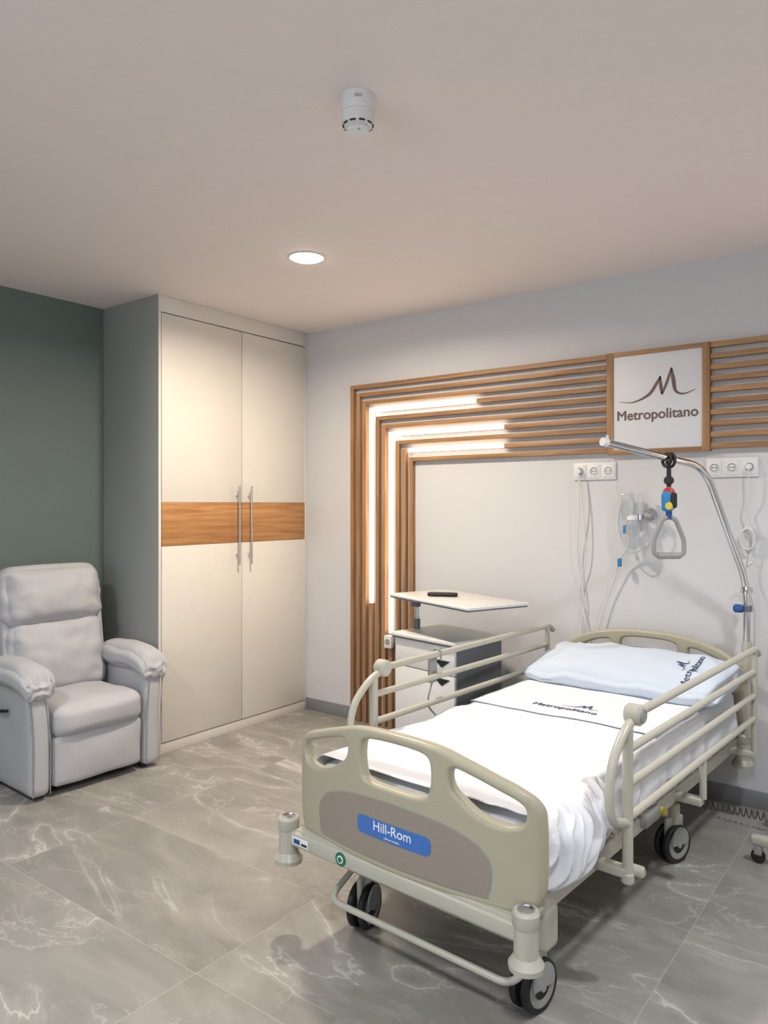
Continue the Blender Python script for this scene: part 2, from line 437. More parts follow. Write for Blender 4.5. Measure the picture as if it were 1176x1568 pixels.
# cables
cb = empty('power_cables')
def plug(nm, x, z):
    cyl(nm, (x, -.032, z), .015, .028, M['white'], cb, 'Y', .004)
plug('plug_0', 2.111, 1.688); plug('plug_1', 2.99, 1.688)
def wob(pts): return bez(pts, 8)
tube('cable_0', wob([(2.111, -.045, 1.68), (2.12, -.05, 1.5), (2.10, -.03, 1.2), (2.14, -.02, .95), (2.12, -.02, .8), (2.16, -.02, .55)]), .0035, M['cable'], cb, 0, 8)
tube('cable_1', wob([(2.115, -.045, 1.68), (2.14, -.045, 1.45), (2.15, -.03, 1.2), (2.11, -.02, 1.0), (2.15, -.02, .82), (2.17, -.02, .5)]), .0035, M['cable'], cb, 0, 8)
tube('cable_2', wob([(2.99, -.045, 1.68), (2.99, -.04, 1.55), (2.97, -.03, 1.46), (3.0, -.03, 1.38)]), .0035, M['cable'], cb, 0, 8)
for i in range(4):
    pts = [(2.985 + (.022 + .004 * i) * math.cos(a * math.pi / 10), -.02 - .006 * i, 1.33 + (.07 - .006 * i) * math.sin(a * math.pi / 10)) for a in range(20)]
    tube('cable_coil_%d' % i, pts, .0035, M['cable'], cb, 0, 8, closed=True)
tube('cable_3', wob([(3.0, -.03, 1.27), (2.99, -.03, 1.15), (3.03, -.03, 1.0), (3.02, -.03, .7)]), .0035, M['cable'], cb, 0, 8)

# ------------------------------------------------------------ oxygen flowmeter with humidifier
ox = empty('oxygen_flowmeter')
cyl('wall_outlet', (2.50, -.012, 1.45), .034, .024, M['greyp'], ox, 'Y', .004)
cyl('connector', (2.50, -.05, 1.45), .014, .06, M['chrome'], ox, 'Y')
cyl('flow_tube', (2.47, -.075, 1.50), .015, .12, M['clear'], ox)
cyl('valve_body', (2.47, -.075, 1.435), .017, .03, M['chrome'], ox)
cyl('control_knob', (2.515, -.075, 1.44), .017, .035, M['greyp'], ox, 'X')
lathe('humidifier_bottle', [(.012, .09), (.028, .075), (.036, .05), (.036, -.05), (.03, -.07), (.01, -.075)], M['clear'], ox, (2.43, -.075, 1.34), 'Z', 24)
lathe('bottle_cap', [(.02, 0), (.03, .003), (.03, .022), (.012, .03)], M['white'], ox, (2.43, -.075, 1.415))
box('drip_bag', (2.36, -.06, 1.42), (2.43, -.045, 1.56), M['clear'], ox, .007)
tube('tubing_0', wob([(2.43, -.075, 1.44), (2.38, -.07, 1.52), (2.35, -.06, 1.40), (2.38, -.05, 1.28), (2.42, -.05, 1.24), (2.50, -.06, 1.28), (2.56, -.06, 1.36), (2.53, -.05, 1.46)]), .004, M['clear'], ox, 0, 8)
tube('tubing_2', wob([(2.36, -.05, 1.56), (2.33, -.06, 1.62), (2.35, -.06, 1.50), (2.34, -.06, 1.36), (2.40, -.06, 1.22), (2.47, -.06, 1.20), (2.50, -.06, 1.30)]), .0035, M['cable'], ox, 0, 8)
tube('tubing_1', wob([(2.40, -.07, 1.27), (2.35, -.05, 1.2), (2.30, -.03, 1.05), (2.26, -.03, .95), (2.22, -.03, .8)]), .004, M['cable'], ox, 0, 8)
for i, z in enumerate((1.20, 1.38)): box('clip_%d' % i, (2.345 + i * .03, -.075, z - .035), (2.365 + i * .03, -.055, z + .01), M['cyan'], ox, .004)

# ------------------------------------------------------------ ceiling fixtures
sd = empty('smoke_detector', (2.32, -2.275, H))
lathe('mounting_base', [(.052, 0), (.053, -.006), (.053, -.045), (.050, -.052)], M['white'], sd, seg=40)
lathe('body', [(.048, -.050), (.052, -.056), (.051, -.082), (.044, -.092), (.036, -.095)], M['white'], sd, seg=40)
lathe('sensor_dome', [(.034, -.090), (.036, -.104), (.030, -.112), (.012, -.116)], M['white'], sd, seg=40)
for i in range(10):
    a = 2 * math.pi * i / 10
    o = box('vent_slot_%d' % i, (-.009, -.0015, -.0025), (.009, .0015, .0025), M['black'], sd, 0)
    o.location = (.0455 * math.cos(a), .0455 * math.sin(a), -.0915); o.rotation_euler = (.9, 0, a + math.pi / 2)
cyl('status_led', (.02, -.02, -.113), .004, .004, M['greyp'], sd, 'Z', .001, 12)
for i in range(5):
    a = -1.05 + i * .085
    o = box('label_print_%d' % i, (-.0015, -.0003, -.006), (.0015, .0003, .006 - .003 * (i % 2)), M['greyp'], sd, 0)
    o.location = (.0532 * math.cos(a), .0532 * math.sin(a), -.022); o.rotation_euler = (0, 0, a + math.pi / 2)

def downlight(x, y, power, col, spread=150):
    e = empty('recessed_downlight', (x, y, H))
    lathe('trim_ring', [(.090, 0), (.092, -.003), (.088, -.005), (.079, -.004), (.079, 0)], M['white'], e, seg=48)
    lathe('diffuser', [(.0785, 0), (.0785, -.006), (.070, -.011), (.045, -.015), (.002, -.016)], M['lamp'], e, seg=48)
    l = bpy.data.lights.new('lamp', 'AREA'); l.shape = 'DISK'; l.size = .15; l.energy = power; l.color = col
    l.spread = math.radians(spread)
    o = bpy.data.objects.new('lamp', l); COL.objects.link(o); o.parent = e; o.location = (0, 0, -.018)
downlight(1.165, -1.26, 44, (1.0, .85, .68), 165)
downlight(3.9, -1.26, 22, (.96, .97, 1.0), 140)
downlight(1.165, -3.9, 32, (.97, .98, 1.0), 152)
downlight(3.9, -3.9, 32, (.97, .98, 1.0), 152)
l = bpy.data.lights.new('added_window_fill', 'AREA'); l.shape = 'RECTANGLE'; l.size = 2.4; l.size_y = 1.5; l.energy = 66; l.color = (.90, .955, 1.0)  # added fill lamp outside the unseen window, lifts ceiling and walls
o = bpy.data.objects.new('added_window_fill', l); COL.objects.link(o); o.location = (2.4, YB - .35, 1.65); o.rotation_euler = (math.radians(90), 0, 0)
W = bpy.data.worlds.new('World'); S.world = W; W.use_nodes = True
W.node_tree.nodes['Background'].inputs[0].default_value = (.5, .6, .7, 1); W.node_tree.nodes['Background'].inputs[1].default_value = .3

# ------------------------------------------------------------ hospital bed
BR = -math.radians(3.5)
bed = empty('hospital_bed', (2.395, -2.12, 0), BR)
HW = .485
def bow(x): return -.05 * (1 - (x / HW) ** 2) + (max(0, abs(x) - .43) * .35)
half = [(.485, .47), (.484, .60), (.474, .655), (.43, .695), (.35, .722), (.25, .752), (.15, .775)]
outer = half + [(0, .782)] + [(-x, z) for x, z in reversed(half)] + [(-.478, .40), (-.45, .362), (-.38, .352), (0, .345), (.38, .352), (.45, .362), (.478, .40)]
hc = [(.14, .70), (.125, .738), (.06, .75), (-.06, .75), (-.125, .738), (-.14, .70), (-.135, .64), (-.11, .612), (0, .607), (.11, .612), (.135, .64)]
hs = [(.205, .70), (.222, .723), (.28, .712), (.36, .688), (.43, .662), (.442, .625), (.42, .598), (.36, .59), (.30, .605), (.25, .635), (.215, .662)]
hs2 = [(-x, z) for x, z in reversed(hs)]
cuts = [i * .04 - .48 for i in range(25)]
plate('footboard', [outer, hc, hs, hs2], .046, M['cream'], bed, .014, bow, cuts=cuts)
ins = [(.335, .39), (.345, .46), (.325, .50), (.28, .53), (.18, .555), (0, .565), (-.18, .555), (-.28, .53), (-.325, .50), (-.345, .46), (-.335, .39), (-.30, .375), (0, .372), (.30, .375)]
plate('footboard_inset', [ins], .004, M['taupe'], bed, .001, lambda x: bow(x) - .0235, cuts=cuts)
ins_l = [(x * 1.012, (z - .465) * 1.03 + .465) for x, z in ins]
plate('footboard_inset_rim', [ins_l], .003, M['greyp'], bed, .001, lambda x: bow(x) - .0225, cuts=cuts)
plate('maker_label', [rrect(-.148, .148, .443, .501, .02)], .002, M['blue'], bed, .0005, lambda x: bow(x) - .0262, smooth=False, cuts=cuts)
text('maker_label_text', 'Hill-Rom', .043, M['wtext'], bed, lambda v: Vector((v.x, v.y + bow(v.x) - .0277, .480 + v.z)))
text('maker_label_small_print', 'a hill-rom company', .008, M['wtext'], bed, lambda v: Vector((v.x, v.y + bow(v.x) - .0277, .453 + v.z)))

hh = [(.485, .62), (.47, .70), (.40, .765), (.30, .805), (.15, .832), (0, .838)]
hout = hh + [(-x, z) for x, z in reversed(hh[:-1])] + [(-.48, .45), (-.40, .42), (.40, .42), (.48, .45)]
g1 = [(.13, .79), (.0, .80), (-.13, .79), (-.15, .74), (-.12, .67), (0, .65), (.12, .67), (.15, .74)]
g2 = [(.22, .775), (.32, .75), (.42, .69), (.43, .65), (.38, .635), (.28, .64), (.215, .68), (.205, .74)]
g3 = [(-x, z) for x, z in reversed(g2)]
plate('headboard', [hout, g1, g2, g3], .04, M['cream'], bed, .012, lambda x: 2.01 + .03 * (1 - (x / HW) ** 2), cuts=cuts)

box('foot_cross_beam', (-.50, -.075, .30), (.46, -.02, .352), M['creamm'], bed, .01, 3)
box('foot_beam_shelf', (-.46, -.06, .345), (.46, .05, .358), M['creamm'], bed, .004)
box('foot_id_plate', (-.455, -.077, .312), (-.375, -.074, .340), M['white'], bed, .001)
box('foot_id_plate_text', (-.445, -.078, .318), (-.415, -.0765, .334), M['dblue'], bed, .001)
box('foot_id_plate_logo', (-.407, -.078, .318), (-.38, -.0765, .326), M['black'], bed, .001)
cyl('round_sticker', (-.22, -.076, .328), .023, .004, M['tgreen'], bed, 'Y', .001)
cyl('round_sticker_mark', (-.22, -.0785, .328), .013, .002, M['wtext'], bed, 'Y', .0005)
cyl('round_sticker_core', (-.22, -.0797, .328), .009, .002, M['tgreen'], bed, 'Y', .0005)
for s, nm in ((-1, 'left'), (1, 'right')):
    for y, en in ((-.055, 'foot'), (2.03, 'head')):
        x = -.495 if s < 0 else .462
        lathe('bumper_%s_%s' % (en, nm), [(.03, .228), (.048, .231), (.050, .246), (.042, .258), (.035, .268), (.034, .345), (.038, .352), (.038, .385), (.033, .392), (.024, .392), (.024, .375), (.001, .375)], M['creamm'], bed, (x, y, 0), seg=28)
        lathe('bumper_cap_%s_%s' % (en, nm), [(.026, .3925), (.026, .396), (.019, .397), (.018, .386), (.001, .385)], M['chrome'], bed, (x, y, 0), seg=8)
box('head_cross_beam', (-.48, 2.0, .30), (.48, 2.05, .352), M['creamm'], bed, .01, 3)
for s, nm in ((-1, 'left'), (1, 'right')):
    box('side_beam_' + nm, (s * .43 - .018, -.02, .315), (s * .43 + .018, 2.02, .375), M['creamm'], bed, .008, 3)
    box('base_beam_' + nm, (s * .30 - .022, .1, .19), (s * .30 + .022, 1.45, .24), M['creamm'], bed, .008, 3)
    for i in range(7):
        y = .42 + i * .22
        tube('mattress_hook_%s_%d' % (nm, i), [(s * .43, y, .40), (s * .465, y, .40), (s * .465, y + .06, .44), (s * .465, y + .12, .40), (s * .43, y + .12, .40)], .006, M['creamm'], bed, .03, 8)
    for y0, y1 in ((.30, .62), (1.05, 1.40)):
        tube('lift_arm_%s_%d' % (nm, int(y0 * 100)), [(s * .27, y0, .225), (s * .27, y1, .335)], .02, M['creamm'], bed, 0)
box('base_cross_foot', (-.36, .10, .18), (.36, .16, .235), M['creamm'], bed, .01, 3)
box('base_cross_head', (-.36, 1.30, .18), (.36, 1.36, .235), M['creamm'], bed, .01, 3)
box('lift_cross_a', (-.43, .60, .315), (.43, .65, .36), M['creamm'], bed, .008)
box('lift_cross_b', (-.43, 1.38, .315), (.43, 1.43, .36), M['creamm'], bed, .008)
cyl('actuator', (0, .8, .27), .03, .45, M['dgrey'], bed, 'Y', .005)
box('motor_box', (-.12, .95, .22), (.12, 1.2, .30), M['greyp'], bed, .015, 3)
box('mattress_platform', (-.43, .03, .375), (.43, 1.97, .405), M['creamm'], bed, .006)
box('side_control_box', (.42, .78, .335), (.475, .92, .39), M['greyp'], bed, .012, 3)
cyl('yellow_release', (.478, .93, .36), .014, .02, M['yellow'], bed, 'X')

def caster(nm, x, y, sx, ry=0.0):
    R = .078
    rot = Matrix.Rotation(ry, 3, 'Z')
    def turn(o):
        for v in o.data.vertices:
            c = v.co - Vector((x, y, 0)); v.co = Vector((x, y, 0)) + rot @ c
    parts = []
    for k in (-1, 1):
        parts.append(lathe('caster_tyre_%s_%d' % (nm, k > 0), [(R - .022, -.012), (R - .006, -.012), (R, -.006), (R, .006), (R - .006, .012), (R - .022, .012)], M['black'], bed, (x + k * .022, y, R), 'X', 40))
        parts.append(lathe('caster_cover_%s_%d' % (nm, k > 0), [(.001, k * .006), (.02, k * .0075), (.045, k * .0135), (R - .02, k * .0125), (R - .02, 0)], M['greyp'], bed, (x + k * .023, y, R), 'X', 40))
    gp = []
    for i in range(13):
        a = math.pi * (-.10 + 1.2 * i / 12); gp.append((y + .05 * math.cos(a), R + .02 + .055 * math.sin(a)))
    bm = bmesh.new(); k = sx * .0375
    lo = [bm.verts.new((x + k, p[0], p[1])) for p in gp]; hi = [bm.verts.new((x + k + sx * .006, p[0], p[1])) for p in gp]
    bm.faces.new(lo); bm.faces.new(hi)
    for i in range(13): bm.faces.new((lo[i], lo[(i + 1) % 13], hi[(i + 1) % 13], hi[i]))
    parts.append(finish(bm, 'caster_guard_' + nm, M['greyp'], bed))
    parts.append(box('caster_hood_' + nm, (x - .010, y - .045, R * .7), (x + .010, y + .06, R * 2 + .03), M['creamm'], bed, .01, 3))
    parts.append(cyl('caster_stem_' + nm, (x, y + .01, .19), .024, .10, M['creamm'], bed, 'Z', .005))
    parts.append(cyl('caster_axle_' + nm, (x, y, R), .012, .085, M['greyp'], bed, 'X'))
    for p in parts: turn(p)
caster('foot_left', -.29, .12, 1, .25)
caster('foot_right', .385, .12, 1, -.15)
caster('head_left', -.35, 1.33, -1, .5)
caster('head_right', .37, 1.33, 1, -.35)
box('leg_foot_right', (.375, .075, .20), (.455, .155, .33), M['creamm'], bed, .018, 3)
box('leg_foot_left', (-.38, .075, .20), (-.28, .155, .33), M['creamm'], bed, .018, 3)
tube('brake_bar', [(-.34, .16, .21), (-.34, -.01, .13), (.40, -.01, .13), (.40, .14, .21)], .011, M['creamm'], bed, .06)

rbox('mattress', (0, 1.0, .495), (.87, 1.93, .18), .045, M['sheet'], bed, n=10)
def ridge(v, s): return 1 - abs(noise.noise(v * s)) * 2.2
def build_sheet():
    bm = bmesh.new(); NA, NB = 190, 150
    y0, y1 = .03, 1.95; top = .604; hw = .44; rc = .04
    rows = []
    for i in range(NA + 1):
        a = y0 + (y1 - y0) * i / NA; row = []
        for j in range(NB + 1):
            s = -1 + 2 * j / NB; sg = 1 if s >= 0 else -1
            foot = max(0.0, 1 - a / .45)
            drop = .15 + .025 * noise.noise(Vector((a * 5, sg * 3, 0)))
            total = (hw - rc) + rc * math.pi / 2 + drop
            d = abs(s) * total
            if d <= hw - rc: x, z = d, top; k = 0
            elif d <= hw - rc + rc * math.pi / 2:
                th = (d - (hw - rc)) / rc; x = hw - rc + rc * math.sin(th); z = top - rc + rc * math.cos(th); k = 0
            else:
                q = d - (hw - rc + rc * math.pi / 2); k = q / .15; x = hw; z = top - rc - q
            n1 = noise.noise(Vector((a * 3, x * sg * 3, 4))) ; n2 = noise.noise(Vector((a * 9 + x * sg * 4, x * sg * 5, 9)))
            z += .006 * n1 + .004 * n2
            if d <= hw:
                edge = max(0, (abs(x) - .2) / .24) ** 1.5
                z += .010 * edge * (ridge(Vector((a * 5 + x * sg * 1.5, x * sg * .8, 3)), 1.3) - .5)
                z += .016 * foot * max(0, x * sg) / .44 * (ridge(Vector((a * 3, x * sg * 5, 8)), 2.0) - .4)
            if k > 0:
                amp = (.012 + .01 * foot)
                ph = 26 * a + 5 * noise.noise(Vector((a * 4, 1, sg))) + 2.2 * k
                x += k * (amp * (1 + math.sin(ph)))
                x += .008 * noise.noise(Vector((a * 16, z * 18, 2)))
            row.append(bm.verts.new((x * sg, a, z)))
        rows.append(row)
    for r0, r1 in zip(rows[:-1], rows[1:]):
        for j in range(NB): bm.faces.new((r0[j], r0[j + 1], r1[j + 1], r1[j]))
    o = finish(bm, 'bed_sheet', M['sheet'], bed, 180)
    md = o.modifiers.new('thick', 'SOLIDIFY'); md.thickness = .003; md.offset = 1
    return o
sheet_o = build_sheet()
def bunch():
    bm = bmesh.new(); NU, NV = 160, 80
    rows = []
    for i in range(NU + 1):
        t = i / NU; a = .035 + .44 * t; row = []
        env = math.sin(math.pi * min(1, max(0, t * .93 + .07))) ** .55
        low = .145 + .09 * math.sin(math.pi * min(1, t * .8 + .22)) + .02 * noise.noise(Vector((t * 5, 7, 0)))
        for j in range(NV + 1):
            v = j / NV
            th = v * math.pi * .93
            x = .415 + (.035 + .075 * env) * math.sin(th) ** .8
            z = .606 - low * (1 - math.cos(th)) / 2
            warp = .25 * noise.noise(Vector((t * 3, v * 2.5, 4)))
            q = Vector((t * 3.0 + v * 1.1 + warp, v * .55 - t * .25, .3))
            f = (ridge(q, 2.2) * .72 + ridge(q + Vector((3, 1, 2)), 4.2) * .24)
            wgt = math.sin(th) ** .5 if 0 < v < 1 else 0
            n = Vector((math.sin(th * .9 + .2), -.25, math.cos(th)))
            p = Vector((x, a, z)) + n * (.040 * (f - .5) * wgt)
            p.y += .018 * noise.noise(Vector((t * 5, v * 5, 5))) * wgt
            row.append(bm.verts.new(p))
        rows.append(row)
    for r0, r1 in zip(rows[:-1], rows[1:]):
        for j in range(NV): bm.faces.new((r0[j], r0[j + 1], r1[j + 1], r1[j]))
    bm.faces.new(rows[0]); bm.faces.new(rows[-1])
    finish(bm, 'sheet_bunched_corner', M['sheet'], bed, 60)
bunch()
def draw():
    bm = bmesh.new(); rows = []
    for i in range(41):
        a = 1.0 + .55 * i / 40; row = []
        for j in range(61):
            x = -.425 + .85 * j / 60
            z = .6140 + .006 * noise.noise(Vector((a * 3, x * 3, 4))) + .004 * noise.noise(Vector((a * 9 + x * 4, x * 5, 9)))
            if abs(x) > .39: z -= (abs(x) - .39) ** 2 * 6
            row.append(bm.verts.new((x, a + .01 * math.sin(x * 6), z)))
        rows.append(row)
    for r0, r1 in zip(rows[:-1], rows[1:]):
        for j in range(60): bm.faces.new((r0[j], r0[j + 1], r1[j + 1], r1[j]))
    o = finish(bm, 'folded_drawsheet', M['sheet'], bed, 180)
    md = o.modifiers.new('thick', 'SOLIDIFY'); md.thickness = .004; md.offset = 0
    return o
draw_o = draw()
ds = top_of([draw_o, sheet_o])
def fl(cx, cy, rz, sc, top, lift):
    R = Matrix.Rotation(rz, 3, 'Z')
    def f(v):
        p = R @ Vector((v.x * sc, v.z * sc, 0)); x, y = cx + p.x, cy + p.y
        return Vector((x, y, top(x, y) + lift - v.y))
    return f
text('drawsheet_print', 'Metropolitano', .052, M['navy'], bed, fl(-.02, 1.12, 0, 1, ds, .0045))
for i, st in enumerate(LOGO): ribbon('drawsheet_logo_%d' % i, st, M['navy'], bed, fl(.03, 1.165, 0, .40, ds, .0045))
def pill(p, u):
    ex = (abs(u.x) ** 5); ey = (abs(u.y) ** 4)
    p.z *= (1 - .62 * ex) * (1 - .5 * ey)
    p.z += .014 * noise.noise(p * 6) + .014 * (ridge(p + Vector((2, 0, 0)), 5) - .5) * (.3 + abs(u.x)) * (u.z > 0) + .004 * noise.noise(p * 18)
    p.x *= 1 + .02 * noise.noise(Vector((0, p.y * 8, 1)))
    p.y += .012 * noise.noise(Vector((p.x * 7, 3, 1)))
    return p
pil = rbox('pillow', (.03, 1.70, .68), (.97, .45, .155), .06, M['pillow'], bed, puff=(0, 0, .018), n=48, fn=pill, rot=Matrix.Rotation(math.radians(9), 3, 'X'))
pt = top_of([pil])
text('pillow_print', 'Metropolitano', .048, M['navy'], bed, fl(.35, 1.65, math.radians(90), 1, pt, .002))
for i, st in enumerate(LOGO): ribbon('pillow_logo_%d' % i, st, M['navy'], bed, fl(.315, 1.67, math.radians(90), .35, pt, .002))

def siderail(s, nm):
    X = s * .53 + .022
    T = lambda n, p, rr=.0135, rad=.05: tube('%s_%s' % (n, nm), [(X + q[2] if len(q) > 2 else X, q[0], q[1]) for q in p], rr, M['creamm'], bed, rad)
    T('rail_top', [(.50, .83), (1.90, .83), (1.945, .80)], .0145)
    T('rail_hoop', [(.50, .825), (.40, .80), (.30, .72), (.275, .62), (.30, .54), (.42, .50)], .0145, .09)
    T('rail_mid_a', [(.42, .73), (1.86, .73)])
    T('rail_mid_b', [(.42, .62), (1.86, .62)])
    T('rail_low', [(.42, .515), (1.86, .515)])
    T('rail_post_foot', [(.42, .80), (.42, .335)], .017, 0)
    T('rail_post_head', [(1.88, .825), (1.88, .34)], .014, 0)
    T('rail_post_mid', [(1.15, .51), (1.15, .36)], .014, 0)
    cyl('rail_knob_' + nm, (X, .475, .83), .034, .055, M['creamm'], bed, 'X', .008)
    cyl('rail_knob_face_' + nm, (X + s * .028, .475, .83), .024, .01, M['greyp'], bed, 'X', .003)
    for i, y in enumerate((.42, 1.15, 1.88)):
        box('rail_bracket_%s_%d' % (nm, i), (min(X, s * .44), y - .022, .33), (max(X, s * .44), y + .022, .362), M['creamm'], bed, .008, 3)
    cyl('rail_foot_cap_' + nm, (X, .42, .33), .021, .035, M['creamm'], bed, 'Z', .005)
    cyl('rail_lock_' + nm, (X + s * .02, .44, .35), .018, .05, M['creamm'], bed, 'X', .005)
siderail(-1, 'left'); siderail(1, 'right')
rbox('handset', (-.54, .86, .76), (.025, .05, .13), .01, M['greyp'], bed, n=6)
tube('handset_hook', [(-.535, .86, .82), (-.53, .86, .85), (-.495, .86, .85), (-.492, .86, .80)], .004, M['greyp'], bed, .012, 8)
tube('handset_cable', bez([(-.54, .86, .70), (-.55, .84, .60), (-.54, .90, .52), (-.53, .86, .45), (-.48, .90, .38)], 8), .004, M['greyp'], bed, 0, 8)

# ------------------------------------------------------------ trapeze lifting pole
tp = empty('trapeze_lifting_pole')
tube('pole', [(3.0, -.13, .40), (3.0, -.13, 1.12), (2.87, -.39, 1.675), (2.60, -.93, 1.768)], .0165, M['chrome'], tp, .10, 16)
tube('pole_socket', [(3.0, -.13, .38), (3.0, -.13, .84)], .023, M['creamm'], tp, 0, 20)
lathe('pole_collar', [(.026, -.015), (.028, 0), (.026, .015)], M['chrome'], tp, (3.0, -.13, 1.09))
tube('end_cap', [(2.604, -.922, 1.767), (2.592, -.946, 1.771)], .0185, M['white'], tp, 0, 16)
tube('end_hook', [(2.605, -.92, 1.78), (2.604, -.922, 1.80)], .006, M['white'], tp, 0, 10)
rbox('blue_clamp_knob', (2.968, -.155, 1.0), (.05, .03, .04), .014, M['dblue'], tp, n=6)
cyl('clamp_ring', (3.0, -.13, 1.0), .024, .03, M['dgrey'], tp)
tube('side_hook', [(3.0, -.13, 1.20), (3.03, -.13, 1.23), (3.05, -.13, 1.20)], .004, M['chrome'], tp, .01, 8)
hx, hy, hz = 2.768, -.595, 1.71
dirp = Vector((-.27, -.54, 0)).normalized(); side = Vector((-dirp.y, dirp.x, 0))
def TP(a, b, z): v = Vector((hx, hy, 0)) + dirp * a + side * b; return (v.x, v.y, z)
for i, a in enumerate((-.012, .014)):
    tube('strap_loop_%d' % i, [TP(a, .024 * math.cos(t * math.pi / 8), hz - .008 + .03 * math.sin(t * math.pi / 8)) for t in range(16)], .007, M['black'], tp, 0, 8, closed=True)
tube('strap', [TP(0, 0, hz - .035), TP(0, 0, hz - .13)], .010, M['black'], tp, 0, 10)
cyl('strap_reel', TP(0, 0, hz - .10), .020, .03, M['black'], tp, 'Y', .004)
cyl('red_button', TP(0, .0, hz - .155), .024, .034, M['red'], tp, 'Y', .006)
rbox('blue_holder', TP(.008, -.0, hz - .195), (.05, .045, .09), .015, M['cyan'], tp, n=6)
rbox('black_buckle', TP(0, .028, hz - .19), (.025, .035, .07), .01, M['black'], tp, n=6)
cyl('yellow_disc', TP(.0, .01, hz - .215), .018, .055, M['yellow'], tp, 'Y', .004)
tube('hanger_web', [TP(0, 0, hz - .22), TP(0, 0, hz - .275)], .014, M['dblue'], tp, 0, 10)
hd = Vector((.8, .6, 0)).normalized()
def HP(a, z): v = Vector((hx, hy, 0)) + hd * a; return (v.x, v.y, z)
tri = [HP(0.0, 1.445), HP(.03, 1.435), HP(.068, 1.34), HP(.068, 1.285), HP(.055, 1.27), HP(-.055, 1.27), HP(-.068, 1.285), HP(-.068, 1.34), HP(-.03, 1.435), HP(0.0, 1.445)]
tube('trapeze_handle', tri, .0105, M['greyp'], tp, .02, 12)
tube('handle_grip', [HP(-.05, 1.27), HP(.05, 1.27)], .015, M['greyp'], tp, 0, 14)

# ------------------------------------------------------------ bedside cabinet + table
bc = empty('bedside_cabinet', (1.44, -.60, 0), math.radians(-11.5))
box('body', (-.232, .018, .11), (.232, .385, .735), M['dgrey'], bc, .005)
box('side_right_panel', (.228, .016, .11), (.236, .387, .735), M['dgrey'], bc, .002)
box('door_front', (-.235, 0, .11), (.232, .018, .575), M['white'], bc, .003)
box('drawer_front', (-.235, 0, .58), (.232, .018, .735), M['white'], bc, .003)
plate('finger_notch_drawer', [[(.08, .655), (.20, .655), (.14, .615)]], .003, M['black'], bc, 0, lambda x: -.001, smooth=False)
plate('finger_notch_door', [[(.08, .555), (.20, .555), (.14, .515)]], .003, M['black'], bc, 0, lambda x: -.001, smooth=False)
box('top_rim', (-.255, -.02, .745), (.255, .40, .764), M['white'], bc, .004)
box('top_panel', (-.235, 0, .763), (.235, .38, .766), M['tabletop'], bc, .001)
box('top_edge_band', (-.25, -.012, .735), (.25, .392, .746), M['dgrey'], bc, .001)
box('base_frame', (-.225, .02, .075), (.225, .38, .11), M['black'], bc, .004)
for i, (cx, cy) in enumerate(((-.20, .05), (.20, .05), (-.20, .35), (.20, .35))):
    cyl('caster_wheel_%d' % i, (cx, cy, .032), .031, .024, M['black'], bc, 'X', .005)
    box('caster_fork_%d' % i, (cx - .018, cy - .02, .04), (cx + .018, cy + .02, .08), M['greyp'], bc, .006)
cyl('table_column', (-.20, .14, .865), .014, .21, M['chrome'], bc)
cyl('column_collar', (-.20, .14, .80), .02, .06, M['dgrey'], bc)
box('column_lever', (-.235, .12, .90), (-.18, .155, .925), M['dgrey'], bc, .005)
ra = math.radians(-10)
def tabx(v):
    q = Matrix.Rotation(ra, 3, 'Z') @ v; return Vector((q.x + .115, q.y + .135, q.z))
box('table_rim', (-.37, -.205, .966), (.37, .205, .982), M['white'], bc, .005, 2, tabx)
box('table_top', (-.355, -.19, .981), (.355, .19, .984), M['tabletop'], bc, .001, 2, tabx)
box('table_edge', (-.366, -.201, .958), (.366, .201, .967), M['dgrey'], bc, .002, 2, tabx)
box('table_bracket', (-.34, -.03, .943), (.02, .03, .960), M['greyp'], bc, .004, 2, tabx)
rc_ = empty('remote_control', (1.50, -.50, .984), math.radians(25))
rbox('remote_body', (0, 0, .012), (.17, .045, .022), .009, M['black'], rc_, n=6)
for i in range(8):
    cyl('remote_key_%d' % i, (-.06 + i * .016, .008 * (-1) ** i, .0235), .004, .003, M['dgrey'], rc_, 'Z', .001, 10)

# ------------------------------------------------------------ recliner
ch = empty('recliner_armchair', (.125, -1.765, 0), math.radians(-2.5))
Ry = lambda d: Matrix.Rotation(math.radians(d), 3, 'Y')
LM = M['leather']
def wr(amp, f):
    def g(p, u):
        return p + Vector((noise.noise(p * f), noise.noise(p * f + Vector((5, 5, 5))), noise.noise(p * f + Vector((9, 1, 3))))) * amp
    return g
rbox('base_box', (-.33, 0, .215), (.56, .62, .33), .03, LM, ch, n=8)
rbox('footrest_panel', (-.03, 0, .175), (.07, .505, .26), .022, LM, ch, puff=(.015, 0, 0), n=18, fn=wr(.005, 9))
rbox('seat_cushion', (-.235, 0, .375), (.53, .505, .165), .055, LM, ch, puff=(.016, 0, .026), n=26, fn=wr(.008, 8))
def arm_fn(s):
    def g(p, u):
        z = p.z
        if z > 0: p.y += s * .030 * (z / .29) ** 2
        if z > .1 and u.x > .8: p.x -= .02 * ((z - .1) / .19) ** 2
        return p + Vector((0, 1, 0)) * noise.noise(p * 6) * .006
    return g
